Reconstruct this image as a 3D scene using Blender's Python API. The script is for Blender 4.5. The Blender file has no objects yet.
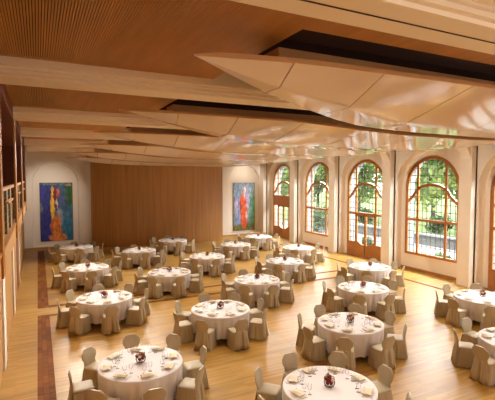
import bpy, bmesh, math, random
from mathutils import Vector, Matrix
random.seed(7)
SC = bpy.context.scene
COL = SC.collection
PI = math.pi

# ------------------------------------------------------------------ camera
YAW, PIT, FPX, CAMH = math.radians(26.5), math.radians(3.1), 420.0, 4.8
cam_data = bpy.data.cameras.new('camera')
cam_data.sensor_fit = 'HORIZONTAL'
cam_data.sensor_width = 36.0
cam_data.lens = 36.0 * FPX / 495.0
cam_data.clip_start, cam_data.clip_end = 0.05, 400
cam = bpy.data.objects.new('camera', cam_data)
COL.objects.link(cam)
cam.location = (0, 0, CAMH)
cam.rotation_euler = (PI / 2 - PIT, 0, -YAW)
SC.camera = cam

# ------------------------------------------------------------------ world, sun, area lights, exposure
world = bpy.data.worlds.new('sky')
SC.world = world
world.use_nodes = True
wn = world.node_tree.nodes
wl = world.node_tree.links
wn.clear()
wo = wn.new('ShaderNodeOutputWorld')
wb = wn.new('ShaderNodeBackground')
wb.inputs['Color'].default_value = (0.90, 0.95, 1.0, 1)
wb.inputs['Strength'].default_value = 3.4
wl.new(wb.outputs[0], wo.inputs['Surface'])

def lamp(name, kind, loc, rot, energy, color, **kw):
    d = bpy.data.lights.new(name, kind)
    d.energy = energy
    d.color = color
    for k, v in kw.items():
        setattr(d, k, v)
    o = bpy.data.objects.new(name, d)
    COL.objects.link(o)
    o.location = loc
    o.rotation_euler = rot
    return o

lamp('garden_sun', 'SUN', (-20, -20, 40), (math.radians(38), 0, math.radians(-110)), 3.5, (1.0, 0.94, 0.84), angle=0.02)
# added light panel above the garden, out of view, boosting the daylight indoors
lamp('daylight_fill_panel', 'AREA', (23.0, 17.0, 10.0), (0, math.radians(62), 0), 16000, (0.93, 0.96, 1.0), shape='RECTANGLE', size=4.0, size_y=34.0)
BAY = 4.65
B0 = 2.87
WIN_V = [B0 + BAY / 2 + BAY * k for k in range(-2, 6)]         # bay centres
# added fill light at the hall's rear end, before the plain rear wall
lamp('rear_fill_light', 'AREA', (8.0, -4.4, 4.2), (math.radians(78), 0, 0), 80, (1.0, 0.90, 0.76),
     shape='RECTANGLE', size=13.0, size_y=3.6)
lamp('overhead_fill_light', 'AREA', (3.6, 1.4, 6.1), (math.radians(16), 0, 0), 30, (1.0, 0.88, 0.70),
     shape='RECTANGLE', size=6.0, size_y=1.6)  # added overhead fill panel, not a ceiling fitting

# added warm fill spots just below the ceiling beams, without fittings
for _b in (2.95, 7.35, 12.12, 16.8, 21.45, 26.1):
    for _u in (2.0, 5.2, 8.4, 11.6, 14.8):
        lamp('beam_fill_spot', 'SPOT', (_u, _b + 0.22, 6.22), (math.radians(-38), math.radians(24), 0), 225 * (1.0 if _b < 10 else 1.3 if _b < 15 else 1.75), (1.0, 0.93, 0.82), spot_size=math.radians(100), spot_blend=0.8, shadow_soft_size=0.0)
for _u, _v, _t, _e in ((0.7, 27.6, 52, 170), (15.2, 29.9, 20, 70)):  # added fill spots to lighten the far wall and its niches
    lamp('niche_fill_spot', 'SPOT', (_u, _v, 6.22), (math.radians(_t), 0, 0), _e, (1.0, 0.93, 0.82), spot_size=math.radians(70 if _t > 40 else 140), spot_blend=0.9, shadow_soft_size=0.0)
# added fill spots that brighten the window wall
for _b in (2.95, 7.35, 12.12, 16.8, 21.45, 26.1):
    lamp('wall_fill_spot', 'SPOT', (9.6, _b, 6.23), (math.radians(-6), math.radians(-62), 0), 400, (1.0, 0.93, 0.82), spot_size=math.radians(75), spot_blend=0.9, shadow_soft_size=0.0)

SC.view_settings.view_transform = 'Standard'
SC.view_settings.look = 'None'
SC.view_settings.gamma = 1
SC.view_settings.use_curve_mapping = False
SC.view_settings.exposure = 1.08
SC.cycles.max_bounces = 8
SC.cycles.diffuse_bounces = 5
SC.cycles.transparent_max_bounces = 16
SC.cycles.caustics_reflective = False
SC.cycles.caustics_refractive = False
SC.cycles.sample_clamp_indirect = 6.0

# ------------------------------------------------------------------ materials
def nodes_of(m):
    m.use_nodes = True
    nt = m.node_tree
    return nt, nt.nodes, nt.links, nt.nodes['Principled BSDF']

def pbr(name, col, rough=0.6, var=0.0, scale=4.0, bump=0.0, bscale=60.0, spec=0.5, metal=0.0, coat=0.0, stretch=(1, 1, 1)):
    m = bpy.data.materials.new(name)
    nt, N, L, b = nodes_of(m)
    b.inputs['Roughness'].default_value = rough
    b.inputs['Metallic'].default_value = metal
    b.inputs['Specular IOR Level'].default_value = spec
    b.inputs['Coat Weight'].default_value = coat
    b.inputs['Coat Roughness'].default_value = 0.05
    tc = N.new('ShaderNodeTexCoord')
    mp = N.new('ShaderNodeMapping')
    mp.inputs['Scale'].default_value = stretch
    L.new(tc.outputs['Object'], mp.inputs['Vector'])
    nz = N.new('ShaderNodeTexNoise')
    nz.inputs['Scale'].default_value = scale
    nz.inputs['Detail'].default_value = 4
    L.new(mp.outputs[0], nz.inputs['Vector'])
    rp = N.new('ShaderNodeValToRGB')
    rp.color_ramp.elements[0].position = 0.3
    rp.color_ramp.elements[1].position = 0.7
    rp.color_ramp.elements[0].color = tuple(c * (1 - var) for c in col) + (1,)
    rp.color_ramp.elements[1].color = tuple(min(1, c * (1 + var)) for c in col) + (1,)
    L.new(nz.outputs['Fac'], rp.inputs['Fac'])
    L.new(rp.outputs['Color'], b.inputs['Base Color'])
    if bump:
        n2 = N.new('ShaderNodeTexNoise')
        n2.inputs['Scale'].default_value = bscale
        L.new(mp.outputs[0], n2.inputs['Vector'])
        bp = N.new('ShaderNodeBump')
        bp.inputs['Strength'].default_value = bump
        bp.inputs['Distance'].default_value = 0.01
        L.new(n2.outputs['Fac'], bp.inputs['Height'])
        L.new(bp.outputs[0], b.inputs['Normal'])
    return m

def plank_mat(name, c1, c2, mortar, length, width, rough, spec=0.5, rot=0.0, coat=0.0):
    m = bpy.data.materials.new(name)
    nt, N, L, b = nodes_of(m)
    tc = N.new('ShaderNodeTexCoord')
    mp = N.new('ShaderNodeMapping')
    mp.inputs['Rotation'].default_value = (0, 0, rot)
    L.new(tc.outputs['Object'], mp.inputs['Vector'])
    br = N.new('ShaderNodeTexBrick')
    br.inputs['Scale'].default_value = 1.0
    br.inputs['Brick Width'].default_value = length
    br.inputs['Row Height'].default_value = width
    br.inputs['Mortar Size'].default_value = 0.002
    br.inputs['Mortar Smooth'].default_value = 0.1
    br.offset = 0.37
    br.inputs['Color1'].default_value = (0, 0, 0, 1)
    br.inputs['Color2'].default_value = (1, 1, 1, 1)
    br.inputs['Mortar'].default_value = (0.5, 0.5, 0.5, 1)
    L.new(mp.outputs[0], br.inputs['Vector'])
    nz = N.new('ShaderNodeTexNoise')
    mp2 = N.new('ShaderNodeMapping')
    mp2.inputs['Scale'].default_value = (0.8, 9, 1)
    mp2.inputs['Rotation'].default_value = (0, 0, rot)
    L.new(tc.outputs['Object'], mp2.inputs['Vector'])
    L.new(mp2.outputs[0], nz.inputs['Vector'])
    nz.inputs['Scale'].default_value = 1.6
    nz.inputs['Detail'].default_value = 5
    mx = N.new('ShaderNodeMath')
    mx.operation = 'MULTIPLY_ADD'
    L.new(nz.outputs['Fac'], mx.inputs[0])
    mx.inputs[1].default_value = 0.9
    ad = N.new('ShaderNodeMath')
    ad.operation = 'MULTIPLY_ADD'
    L.new(br.outputs['Color'], ad.inputs[0])
    ad.inputs[1].default_value = 0.5
    ad.inputs[2].default_value = -0.2
    L.new(ad.outputs[0], mx.inputs[2])
    rp = N.new('ShaderNodeValToRGB')
    rp.color_ramp.elements[0].color = c1 + (1,)
    rp.color_ramp.elements[1].color = c2 + (1,)
    L.new(mx.outputs[0], rp.inputs['Fac'])
    mix = N.new('ShaderNodeMix')
    mix.data_type = 'RGBA'
    L.new(br.outputs['Fac'], mix.inputs[0])
    L.new(rp.outputs[0], mix.inputs[6])
    mix.inputs[7].default_value = mortar + (1,)
    L.new(mix.outputs[2], b.inputs['Base Color'])
    b.inputs['Roughness'].default_value = rough
    b.inputs['Specular IOR Level'].default_value = spec
    b.inputs['Coat Weight'].default_value = coat
    b.inputs['Coat Roughness'].default_value = 0.34
    return m

def glass_mat(name, tint=(1, 1, 1), refl=0.10, haze=0.0):
    m = bpy.data.materials.new(name)
    m.use_nodes = True
    nt = m.node_tree
    N, L = nt.nodes, nt.links
    N.clear()
    out = N.new('ShaderNodeOutputMaterial')
    tr = N.new('ShaderNodeBsdfTransparent')
    tr.inputs['Color'].default_value = tint + (1,)
    gl = N.new('ShaderNodeBsdfGlossy')
    gl.inputs['Roughness'].default_value = 0.03
    lw = N.new('ShaderNodeLayerWeight')
    lw.inputs['Blend'].default_value = refl
    mx = N.new('ShaderNodeMixShader')
    L.new(lw.outputs['Fresnel'], mx.inputs[0])
    L.new(tr.outputs[0], mx.inputs[1])
    L.new(gl.outputs[0], mx.inputs[2])
    L.new(mx.outputs[0], out.inputs['Surface'])
    return m

def leaf_mat(name, c1, c2):
    m = pbr(name, c1, 0.55, 0.0)
    nt, N, L, b = nodes_of(m)
    rp = [n for n in N if n.type == 'VALTORGB'][0]
    rp.color_ramp.elements[0].color = c1 + (1,)
    rp.color_ramp.elements[1].color = c2 + (1,)
    [n for n in N if n.type == 'TEX_NOISE'][0].inputs['Scale'].default_value = 1.1
    tl = N.new('ShaderNodeBsdfTranslucent')
    L.new(rp.outputs[0], tl.inputs['Color'])
    mx = N.new('ShaderNodeMixShader')
    mx.inputs[0].default_value = 0.45
    out = [n for n in N if n.type == 'OUTPUT_MATERIAL'][0]
    L.new(b.outputs[0], mx.inputs[1])
    L.new(tl.outputs[0], mx.inputs[2])
    L.new(mx.outputs[0], out.inputs['Surface'])
    return m

M = dict(
    plaster=pbr('cream_plaster', (0.78, 0.68, 0.56), 0.75, 0.03, 1.2),
    plaster_white=pbr('pale_plaster', (0.80, 0.72, 0.62), 0.75, 0.02, 1.0),
    beam=pbr('beam_plaster', (0.82, 0.72, 0.60), 0.7, 0.02, 1.0),
    floor=plank_mat('oak_parquet', (0.25, 0.115, 0.016), (0.52, 0.295, 0.055), (0.22, 0.10, 0.03), 1.6, 0.075, 0.36, 0.25, coat=0.2),
    inlay=plank_mat('walnut_inlay', (0.085, 0.023, 0.004), (0.30, 0.105, 0.018), (0.03, 0.012, 0.006), 0.42, 0.12, 0.55, 0.05, PI / 2),
    slat=pbr('slat_wood', (0.50, 0.24, 0.06), 0.5, 0.12, 2.0, stretch=(3, 0.3, 1)),
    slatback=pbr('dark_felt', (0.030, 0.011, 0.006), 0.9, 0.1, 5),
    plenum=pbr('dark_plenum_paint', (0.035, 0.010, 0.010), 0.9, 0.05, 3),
    sail=pbr('lacquered_sail', (0.68, 0.535, 0.40), 0.10, 0.03, 0.8, spec=0.5, stretch=(2, 0.3, 1)),
    sail_edge=pbr('sail_edge_wood', (0.46, 0.24, 0.095), 0.45, 0.06, 2.0),
    panel=pbr('wall_panel_veneer', (0.45, 0.205, 0.05), 0.45, 0.16, 2.2, stretch=(3, 3, 0.12)),
    post=pbr('gallery_post_wood', (0.38, 0.165, 0.03), 0.6, 0.08, 2, spec=0.2, stretch=(2, 2, 0.3)),
    darkwood=pbr('gallery_dark_wood', (0.17, 0.036, 0.011), 0.6, 0.1, 2, stretch=(2, 2, 0.3)),
    olive=pbr('olive_baluster', (0.20, 0.13, 0.035), 0.5, 0.06, 2),
    lightwood=pbr('light_wood_panel', (0.52, 0.28, 0.09), 0.5, 0.06, 2, stretch=(2, 2, 0.3)),
    winwood=pbr('window_wood', (0.40, 0.155, 0.036), 0.4, 0.10, 3),
    leading=pbr('grey_leading', (0.13, 0.12, 0.10), 0.5, 0.05, 3),
    glass=glass_mat('window_glass', (0.97, 0.98, 0.97), 0.04),
    crystal=glass_mat('table_glass', (0.97, 0.97, 0.98), 0.10),
    bowl=glass_mat('bowl_glass', (0.95, 0.95, 0.93), 0.12),
    cloth=pbr('white_tablecloth', (0.75, 0.70, 0.69), 0.85, 0.02, 3, bump=0.15, bscale=8),
    cover=pbr('beige_chair_cover', (0.44, 0.355, 0.225), 0.5, 0.04, 6, bump=0.12, bscale=40),
    napkin=pbr('cream_napkin', (0.76, 0.65, 0.47), 0.85, 0.03, 9),
    china=pbr('white_china', (0.70, 0.62, 0.52), 0.15, 0.01, 9),
    steel=pbr('dull_steel', (0.50, 0.42, 0.33), 0.4, 0.05, 9, metal=1.0),
    black=pbr('black_metal', (0.02, 0.018, 0.016), 0.4, 0.1, 9),
    board=pbr('table_board', (0.40, 0.28, 0.16), 0.6, 0.1, 6),
    red=pbr('dark_red_petal', (0.36, 0.03, 0.05), 0.6, 0.3, 30),
    pink=pbr('cream_petal', (0.85, 0.68, 0.60), 0.6, 0.1, 30),
    leaf=pbr('bouquet_leaf', (0.12, 0.26, 0.06), 0.5, 0.25, 30),
    stone=pbr('pale_limestone', (0.17, 0.178, 0.18), 0.8, 0.10, 3, bump=0.3, bscale=9),
    greystone=pbr('grey_garden_stone', (0.09, 0.094, 0.094), 0.85, 0.15, 2.5, bump=0.4, bscale=6),
    gravel=pbr('pale_gravel', (0.20, 0.19, 0.17), 0.9, 0.10, 9),
    grass=pbr('lawn_grass', (0.10, 0.15, 0.028), 0.8, 0.25, 3),
    bark=pbr('tree_bark', (0.10, 0.075, 0.055), 0.85, 0.3, 6, bump=0.6, bscale=14),
    foliage=leaf_mat('tree_leaves', (0.08, 0.15, 0.03), (0.34, 0.40, 0.12)),
    foliage_dark=leaf_mat('hedge_leaves', (0.02, 0.05, 0.012), (0.08, 0.13, 0.035)),
    housewall=pbr('far_house_render', (0.74, 0.72, 0.68), 0.85, 0.04, 1),
    houseroof=pbr('far_house_tiles', (0.25, 0.13, 0.09), 0.8, 0.15, 4),
    darkglass=pbr('dark_pane', (0.06, 0.07, 0.08), 0.1, 0.1, 4),
    hedge_metal=pbr('door_brass', (0.55, 0.40, 0.16), 0.3, 0.05, 4, metal=1.0),
)

# ------------------------------------------------------------------ mesh helpers
class MB:
    def __init__(self):
        self.v, self.f = [], []
    def quad(self, a, b, c, d):
        n = len(self.v)
        self.v += [tuple(a), tuple(b), tuple(c), tuple(d)]
        self.f.append((n, n + 1, n + 2, n + 3))
    def box(self, x0, x1, y0, y1, z0, z1):
        n = len(self.v)
        self.v += [(x, y, z) for z in (z0, z1) for (x, y) in ((x0, y0), (x1, y0), (x1, y1), (x0, y1))]
        for q in ((3, 2, 1, 0), (4, 5, 6, 7), (0, 1, 5, 4), (1, 2, 6, 5), (2, 3, 7, 6), (3, 0, 4, 7)):
            self.f.append(tuple(n + i for i in q))
        return self
    def grid(self, rows, closed=False, cap0=False, cap1=False):
        """rows: list of equal-length point lists; closed wraps each row."""
        n0 = len(self.v)
        k = len(rows[0])
        for r in rows:
            self.v += [tuple(p) for p in r]
        for i in range(len(rows) - 1):
            for j in range(k if closed else k - 1):
                a = n0 + i * k + j
                b = n0 + i * k + (j + 1) % k
                self.f.append((a, b, b + k, a + k))
        if cap0:
            self.f.append(tuple(n0 + j for j in reversed(range(k))))
        if cap1:
            self.f.append(tuple(n0 + (len(rows) - 1) * k + j for j in range(k)))
        return self
    def lathe(self, prof, seg=16, c=(0, 0, 0), cap0=True, cap1=True):
        rows = [[(c[0] + r * math.cos(2 * PI * j / seg), c[1] + r * math.sin(2 * PI * j / seg), c[2] + z) for j in range(seg)] for r, z in prof]
        return self.grid(rows, True, cap0, cap1)
    def tube(self, p0, p1, r0, r1=None, seg=8):
        r1 = r0 if r1 is None else r1
        p0, p1 = Vector(p0), Vector(p1)
        d = (p1 - p0).normalized()
        a = d.orthogonal().normalized()
        b = d.cross(a)
        rows = [[p + (a * math.cos(2 * PI * j / seg) + b * math.sin(2 * PI * j / seg)) * r for j in range(seg)] for p, r in ((p0, r0), (p1, r1))]
        return self.grid(rows, True, True, True)
    def prism(self, outline, ax, lo, hi):
        """closed 2-D outline extruded along axis ax ('x','y','z')."""
        def P(a, b, t):
            return {'x': (t, a, b), 'y': (a, t, b), 'z': (a, b, t)}[ax]
        return self.grid([[P(a, b, lo) for a, b in outline], [P(a, b, hi) for a, b in outline]], True, True, True)
    def build(self, name, mat, parent=None, smooth=False, loc=None, bevel=0.0, autosmooth=None):
        me = bpy.data.meshes.new(name)
        me.from_pydata(self.v, [], self.f)
        bm = bmesh.new()
        bm.from_mesh(me)
        bmesh.ops.recalc_face_normals(bm, faces=bm.faces)
        bm.to_mesh(me)
        bm.free()
        if smooth:
            for p in me.polygons:
                p.use_smooth = True
            if autosmooth:
                me.set_sharp_from_angle(angle=math.radians(autosmooth))
        me.materials.append(mat)
        o = bpy.data.objects.new(name, me)
        COL.objects.link(o)
        if parent:
            o.parent = parent
        if loc:
            o.location = loc
        if bevel:
            md = o.modifiers.new('bevel', 'BEVEL')
            md.width = bevel
            md.segments = 2
            md.limit_method = 'ANGLE'
        return o

def tag(o, label, cat, group=None, kind=None):
    o['label'] = label
    o['category'] = cat
    if group:
        o['group'] = group
    if kind:
        o['kind'] = kind
    return o

def empty(name, loc=(0, 0, 0), rz=0.0):
    o = bpy.data.objects.new(name, None)
    COL.objects.link(o)
    o.location = loc
    o.rotation_euler = (0, 0, rz)
    o.empty_display_size = 0.2
    return o

KIDS = {}
def copy_tree(o, parent=None):
    c = o.copy()
    COL.objects.link(c)
    c.parent = parent
    for ch in KIDS.get(o.name, None) or list(o.children):
        copy_tree(ch, c)
    return c

def structure(o, label, cat):
    o['kind'] = 'structure'
    o['label'] = label
    o['category'] = cat
    return o

def cam_px(p):
    p = Vector(p) - Vector((0, 0, CAMH))
    fw = Vector((math.sin(YAW) * math.cos(PIT), math.cos(YAW) * math.cos(PIT), -math.sin(PIT)))
    rt = Vector((math.cos(YAW), -math.sin(YAW), 0))
    up = rt.cross(fw)
    z = p.dot(fw)
    if z < 0.3:
        return None
    return 247.5 + FPX * p.dot(rt) / z, 200 - FPX * p.dot(up) / z

def in_view(c, r, z0, z1, m=0.0):
    xs, ys = [], []
    for dx in (-r, 0, r):
        for dy in (-r, 0, r):
            for z in (z0, z1):
                q = cam_px((c[0] + dx, c[1] + dy, z))
                if q:
                    xs.append(q[0])
                    ys.append(q[1])
    return bool(xs) and min(xs) < 495 - m and max(xs) > m and min(ys) < 400 - m and max(ys) > m

UL, UR, VF, VR = -0.9, 17.0, 31.2, -5.0          # left wall, window wall, far wall, rear wall
ZB, ZS = 6.25, 6.50                              # beam underside, slat ceiling
PIERS = [B0 + BAY * k for k in range(-1, 7)]

# ------------------------------------------------------------------ floor and inlays
fl = MB().box(UL - 0.4, 18.1, VR, VF + 0.6, -0.15, 0).build('floor', M['floor'])
structure(fl, 'golden oak parquet floor of the hall', 'floor')
def inlay(name, x0, x1, y0, y1):
    o = MB().box(x0, x1, y0, y1, 0.0, 0.004).build(name, M['inlay'])
    return structure(o, 'dark walnut stripe let into the oak floor', 'floor inlay')
inlay('trim_1', -0.12, 0.25, -3.0, 16.05)
inlay('trim_2', -0.12, 0.25, 16.95, 30.3)
inlay('trim_3', 0.25, 15.3, 15.82, 16.05)
inlay('trim_4', 0.25, 15.3, 16.95, 17.18)
inlay('trim_5', 15.3, 15.5, -3.0, 16.05)
inlay('trim_6', 15.3, 15.5, 16.95, 29.0)

# ------------------------------------------------------------------ window wall
R_OUT, R_WIN, SPRING = 1.95, 1.60, 4.24
def arch_pts(vc, r, zbot, n=28, spring=SPRING):
    pts = [(vc - r, zbot), (vc - r, (zbot + spring) / 2)]
    for i in range(n + 1):
        a = PI - PI * i / n
        pts.append((vc + r * math.cos(a), spring + r * math.sin(a)))
    pts += [(vc + r, (zbot + spring) / 2), (vc + r, zbot)]
    return pts
def rect_match(pts, vc, hw, ztop, zbot, spring):
    out = []
    for (v, z) in pts:
        if z <= spring + 1e-6:
            out.append((vc - hw if v < vc else vc + hw, z))
        else:
            a = math.atan2(z - spring, v - vc)
            t = min(hw / max(1e-6, abs(math.cos(a))), (ztop - spring) / max(1e-6, math.sin(a)))
            out.append((vc + t * math.cos(a), spring + t * math.sin(a)))
    return out

wall = MB()
def holed(mb, u, vc, r, zbot, hw, ztop, floor_z, spring=SPRING):
    pts = arch_pts(vc, r, zbot, spring=spring)
    rc = rect_match(pts, vc, hw, ztop, zbot, spring)
    mb.grid([[(u, v, z) for v, z in pts], [(u, v, z) for v, z in rc]])
    for a in (PI * 0.25, PI * 0.75):
        pass
    # corner fill
    for s in (-1, 1):
        ang = math.atan2(ztop - spring, hw)
    if zbot > floor_z:
        mb.quad((u, vc - hw, floor_z), (u, vc + hw, floor_z), (u, vc + hw, zbot), (u, vc - hw, zbot))
def reveal(mb, u0, u1, vc, r0, r1, zbot, spring=SPRING):
    p0, p1 = arch_pts(vc, r0, zbot, spring=spring), arch_pts(vc, r1, zbot, spring=spring)
    k = 4
    rows = []
    for i in range(k + 1):
        t = i / k
        rows.append([(u0 + (u1 - u0) * t, a[0] + (b[0] - a[0]) * (t ** 2.2), a[1] + (b[1] - a[1]) * (t ** 2.2)) for a, b in zip(p0, p1)])
    mb.grid(rows)
SILL = {}
for k, vc in enumerate(WIN_V):
    kind = 'door' if k in (0, 1, 3, 5, 7) else 'window'
    # bays of the picture: v=9.8 door, 14.5 window, 19.1 door, 23.8 window, 28.4 door
    idx = round((vc - 14.5) / BAY)
    kind = 'window' if idx % 2 == 0 else 'door'
    sill = 0.80 if kind == 'window' else 0.02
    SILL[k] = (kind, sill)
    holed(wall, UR, vc, R_OUT, 0.0, BAY / 2, 7.2, 0.0)
    reveal(wall, UR, UR + 0.36, vc, R_OUT, R_OUT - 0.10, 0.0)
    holed(wall, UR + 0.36, vc, R_WIN, sill, R_OUT + 0.05, 6.3, 0.0)
    reveal(wall, UR + 0.36, UR + 0.46, vc, R_WIN, R_WIN - 0.02, sill)
wr = wall.build('wall_right', M['plaster'], smooth=True, autosmooth=30)
structure(wr, 'cream plaster wall with tall arched windows', 'wall')
ext = MB()
for k, vc in enumerate(WIN_V):
    kind, sill = SILL[k]
    reveal(ext, UR + 0.46, 18.15, vc, R_WIN + 0.02, R_WIN + 0.12, sill)
    holed(ext, 18.15, vc, R_WIN + 0.12, sill, BAY / 2, 7.8, -0.4)
    if sill > 0.3:
        ext.quad((UR + 0.46, vc - 1.7, sill), (18.2, vc - 1.7, sill - 0.03), (18.2, vc + 1.7, sill - 0.03), (UR + 0.46, vc + 1.7, sill))
xo = ext.build('outer_wall', M['stone'], smooth=True, autosmooth=30)
structure(xo, 'pale stone outer face of the window wall', 'wall')

# piers between the bays, with curved brackets into the beams
for i, b in enumerate(PIERS):
    p = MB()
    p.box(16.66, UR, b - 0.30, b + 0.30, 0, 6.6)
    br = [(16.67, 6.4), (16.67, 5.55)]
    br = [(16.67, 5.45)] + [(15.87 + 0.80 * math.cos(a), 5.45 + 0.80 * math.sin(a)) for a in [PI / 2 * t / 8 for t in range(1, 9)]] + [(16.67, 6.25)]
    p.prism([(x, z) for x, z in br], 'y', b - 0.24, b + 0.24)
    o = p.build('trim_%d' % (10 + i), M['plaster'], bevel=0.02)
    structure(o, 'cream plaster pier between two window bays', 'pier')
    g = MB().box(16.94, UR - 0.001, b - 0.325, b - 0.303, 0, 6.3).build('trim_%d' % (20 + i), M['slatback'])  # solid strip, its dark colour stands in for a groove's shade
    structure(g, 'narrow dark strip in place of a shadow groove beside a plaster pier', 'groove')
# baseboards
for k, vc in enumerate(WIN_V):
    if SILL[k][0] == 'window':
        o = MB().box(UR + 0.335, UR + 0.359, vc - 1.84, vc + 1.84, 0, 0.12).build('baseboard_right', M['winwood'])
        structure(o, 'brown baseboard under an arched window', 'baseboard')

# ------------------------------------------------------------------ windows and doors
def ribbon(mb, pts, w, u0, u1, vc, closed=False):
    n = len(pts)
    L_, R_ = [], []
    for i in range(n):
        a = Vector(pts[(i - 1) % n] if closed else pts[max(0, i - 1)])
        c = Vector(pts[(i + 1) % n] if closed else pts[min(n - 1, i + 1)])
        d = (c - a)
        d.normalize()
        nn = Vector((-d.y, d.x)) * (w / 2)
        p = Vector(pts[i])
        L_.append(p + nn)
        R_.append(p - nn)
    rows = []
    for i in range(n):
        rows.append([(u0, vc + L_[i].x, L_[i].y), (u1, vc + L_[i].x, L_[i].y), (u1, vc + R_[i].x, R_[i].y), (u0, vc + R_[i].x, R_[i].y)])
    if closed:
        rows.append(rows[0])
    mb.grid(rows, True, not closed, not closed)

def arc_z(a, r=1.53):
    return SPRING + math.sqrt(max(0, r * r - a * a))
def inner_arch(a, crown=4.42):
    a = abs(a)
    if a < 0.90:
        return crown - 0.55 + 0.55 * math.sqrt(1 - (a / 1.02) ** 2)
    z9 = crown - 0.55 + 0.55 * math.sqrt(1 - (0.9 / 1.02) ** 2)
    t = (a - 0.9) / 0.68
    return 3.55 + (z9 - 3.55) * max(0, 1 - t) ** 1.8
MUL = 0.83

def window_unit(k, vc, name, kind, sill, label):
    u0, u1 = UR + 0.36, UR + 0.45
    um = (u0 + u1) / 2
    root = empty(name, (0, 0, 0))
    structure(root, label, kind)
    W = M['winwood']
    f = MB()
    path = [(-1.53, sill), (-1.53, SPRING)] + [(1.53 * math.cos(PI - PI * i / 32), SPRING + 1.53 * math.sin(PI - PI * i / 32)) for i in range(1, 32)] + [(1.53, SPRING), (1.53, sill)]
    ribbon(f, path, 0.18, u0, u1, vc)
    f.box(u0 - 0.03, u1, vc - 1.58, vc + 1.58, sill, sill + 0.13)
    f.build('frame', W, root)
    m = MB()
    for s in (-1, 1):
        m.box(u0 + 0.005, u1 - 0.01, vc + s * MUL - 0.06, vc + s * MUL + 0.06, sill + 0.1, arc_z(MUL) - 0.04)
    m.build('mullion', W, root)
    t = MB()
    t.box(u0 - 0.015, u1, vc - 1.53, vc + 1.53, 2.56, 2.69)
    t.build('transom', W, root)
    a = MB()
    ribbon(a, [(x, inner_arch(x)) for x in [(-1.5 + 3.0 * i / 40) for i in range(41)]], 0.14, u0 - 0.005, u1 - 0.005, vc)
    a.build('inner_arch', W, root)
    # leading: fine grid over the whole opening
    ld = MB()
    ul = um + 0.01
    zmin_glass = sill + 0.13 if kind == 'window' else 0.75
    x = -1.5
    cols = [-1.34, -1.06, -0.55, -0.28, 0.0, 0.28, 0.55, 1.06, 1.34]
    for c in cols:
        ld.box(ul - 0.008, ul + 0.008, vc + c - 0.015, vc + c + 0.015, zmin_glass, arc_z(c) - 0.05)
    z = zmin_glass + 0.36
    while z < 5.7:
        hw = 1.48 if z < SPRING else math.sqrt(max(0.01, 1.48 ** 2 - (z - SPRING) ** 2))
        ld.box(ul - 0.008, ul + 0.008, vc - hw, vc + hw, z - 0.015, z + 0.015)
        z += 0.36
    ld.build('leading', M['leading'], root)
    g = MB()
    pts = arch_pts(vc, 1.50, zmin_glass)
    n = len(pts)
    base = len(g.v)
    g.prism(pts, 'x', um - 0.008, um - 0.002)
    g.build('pane', M['glass'], root)
    if kind == 'door':
        # door leaves and side panels: wooden lower panels with scalloped tops
        for j, (a0, a1) in enumerate(((-1.46, -0.88), (-0.78, -0.03), (0.03, 0.78), (0.88, 1.46))):
            lf = MB()
            out = [(vc + a0, 0.03), (vc + a1, 0.03)]
            mid = (a0 + a1) / 2
            s = 1 if mid > 0 else -1
            for i in range(11):
                tt = i / 10
                aa = a1 + (a0 - a1) * tt
                if abs(mid) < 0.8:
                    q = (aa - a0) / (a1 - a0)
                    q = 1 - q if s < 0 else q      # high at the outer side, dipping to the centre
                    zz = 0.72 + 0.30 * q ** 2
                else:
                    zz = 0.86
                out.append((vc + aa, zz))
            lf.prism(out, 'x', u0 + 0.01, u1 - 0.02)
            if abs(mid) < 0.8:
                for e in (a0, a1 - 0.07):
                    lf.box(u0 + 0.005, u1 - 0.015, vc + e, vc + e + 0.07, 0.03, 2.56)
                lf.box(u0 + 0.005, u1 - 0.015, vc + a0, vc + a1, 2.46, 2.56)
                leaf = lf.build('door_leaf', W, root)
                h = MB().box(u0 - 0.05, u0 + 0.005, vc - s * 0.0 + (0.055 if s > 0 else -0.085), vc + (0.085 if s > 0 else -0.055), 1.05, 1.22)
                h.build('handle', M['hedge_metal'], leaf)
            else:
                lf.build('side_panel', W, root)
        if label.startswith('arched door farthest'):
            bd = MB()
            bd.box(u0 + 0.0, u1 - 0.015, vc - 1.5, vc + 1.5, 2.62, 3.35)
            bd.build('wood_band', W, root)
    return root

WL = {-1: ('door_1', 'arched wooden glazed door cut off by the right picture edge'),
      0: ('window_1', 'arched window with wooden frame nearest the camera, trees behind'),
      1: ('door_2', 'arched glazed double door between the two arched windows'),
      2: ('window_2', 'arched window with hedge behind, second from the far corner'),
      3: ('door_3', 'arched door farthest along the window wall with a wide wood band'),
      -2: ('window_3', 'arched window out of the picture beside the viewer'),
      -3: ('door_4', 'arched door out of the picture beside the viewer')}
for k, vc in enumerate(WIN_V):
    idx = round((vc - 14.5) / BAY)
    if idx in WL:
        nm, lb = WL[idx]
        window_unit(k, vc, nm, SILL[k][0], SILL[k][1], lb)
    # sky portal in the opening guides the daylight sampling (gives off no light of its own)
    d = bpy.data.lights.new('sky_portal', 'AREA')
    d.shape = 'RECTANGLE'
    d.size, d.size_y = 5.2, 3.1
    d.cycles.is_portal = True
    po = bpy.data.objects.new('sky_portal', d)
    COL.objects.link(po)
    po.location = (18.3, vc, 3.2)
    po.rotation_euler = (0, PI / 2, 0)

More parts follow.
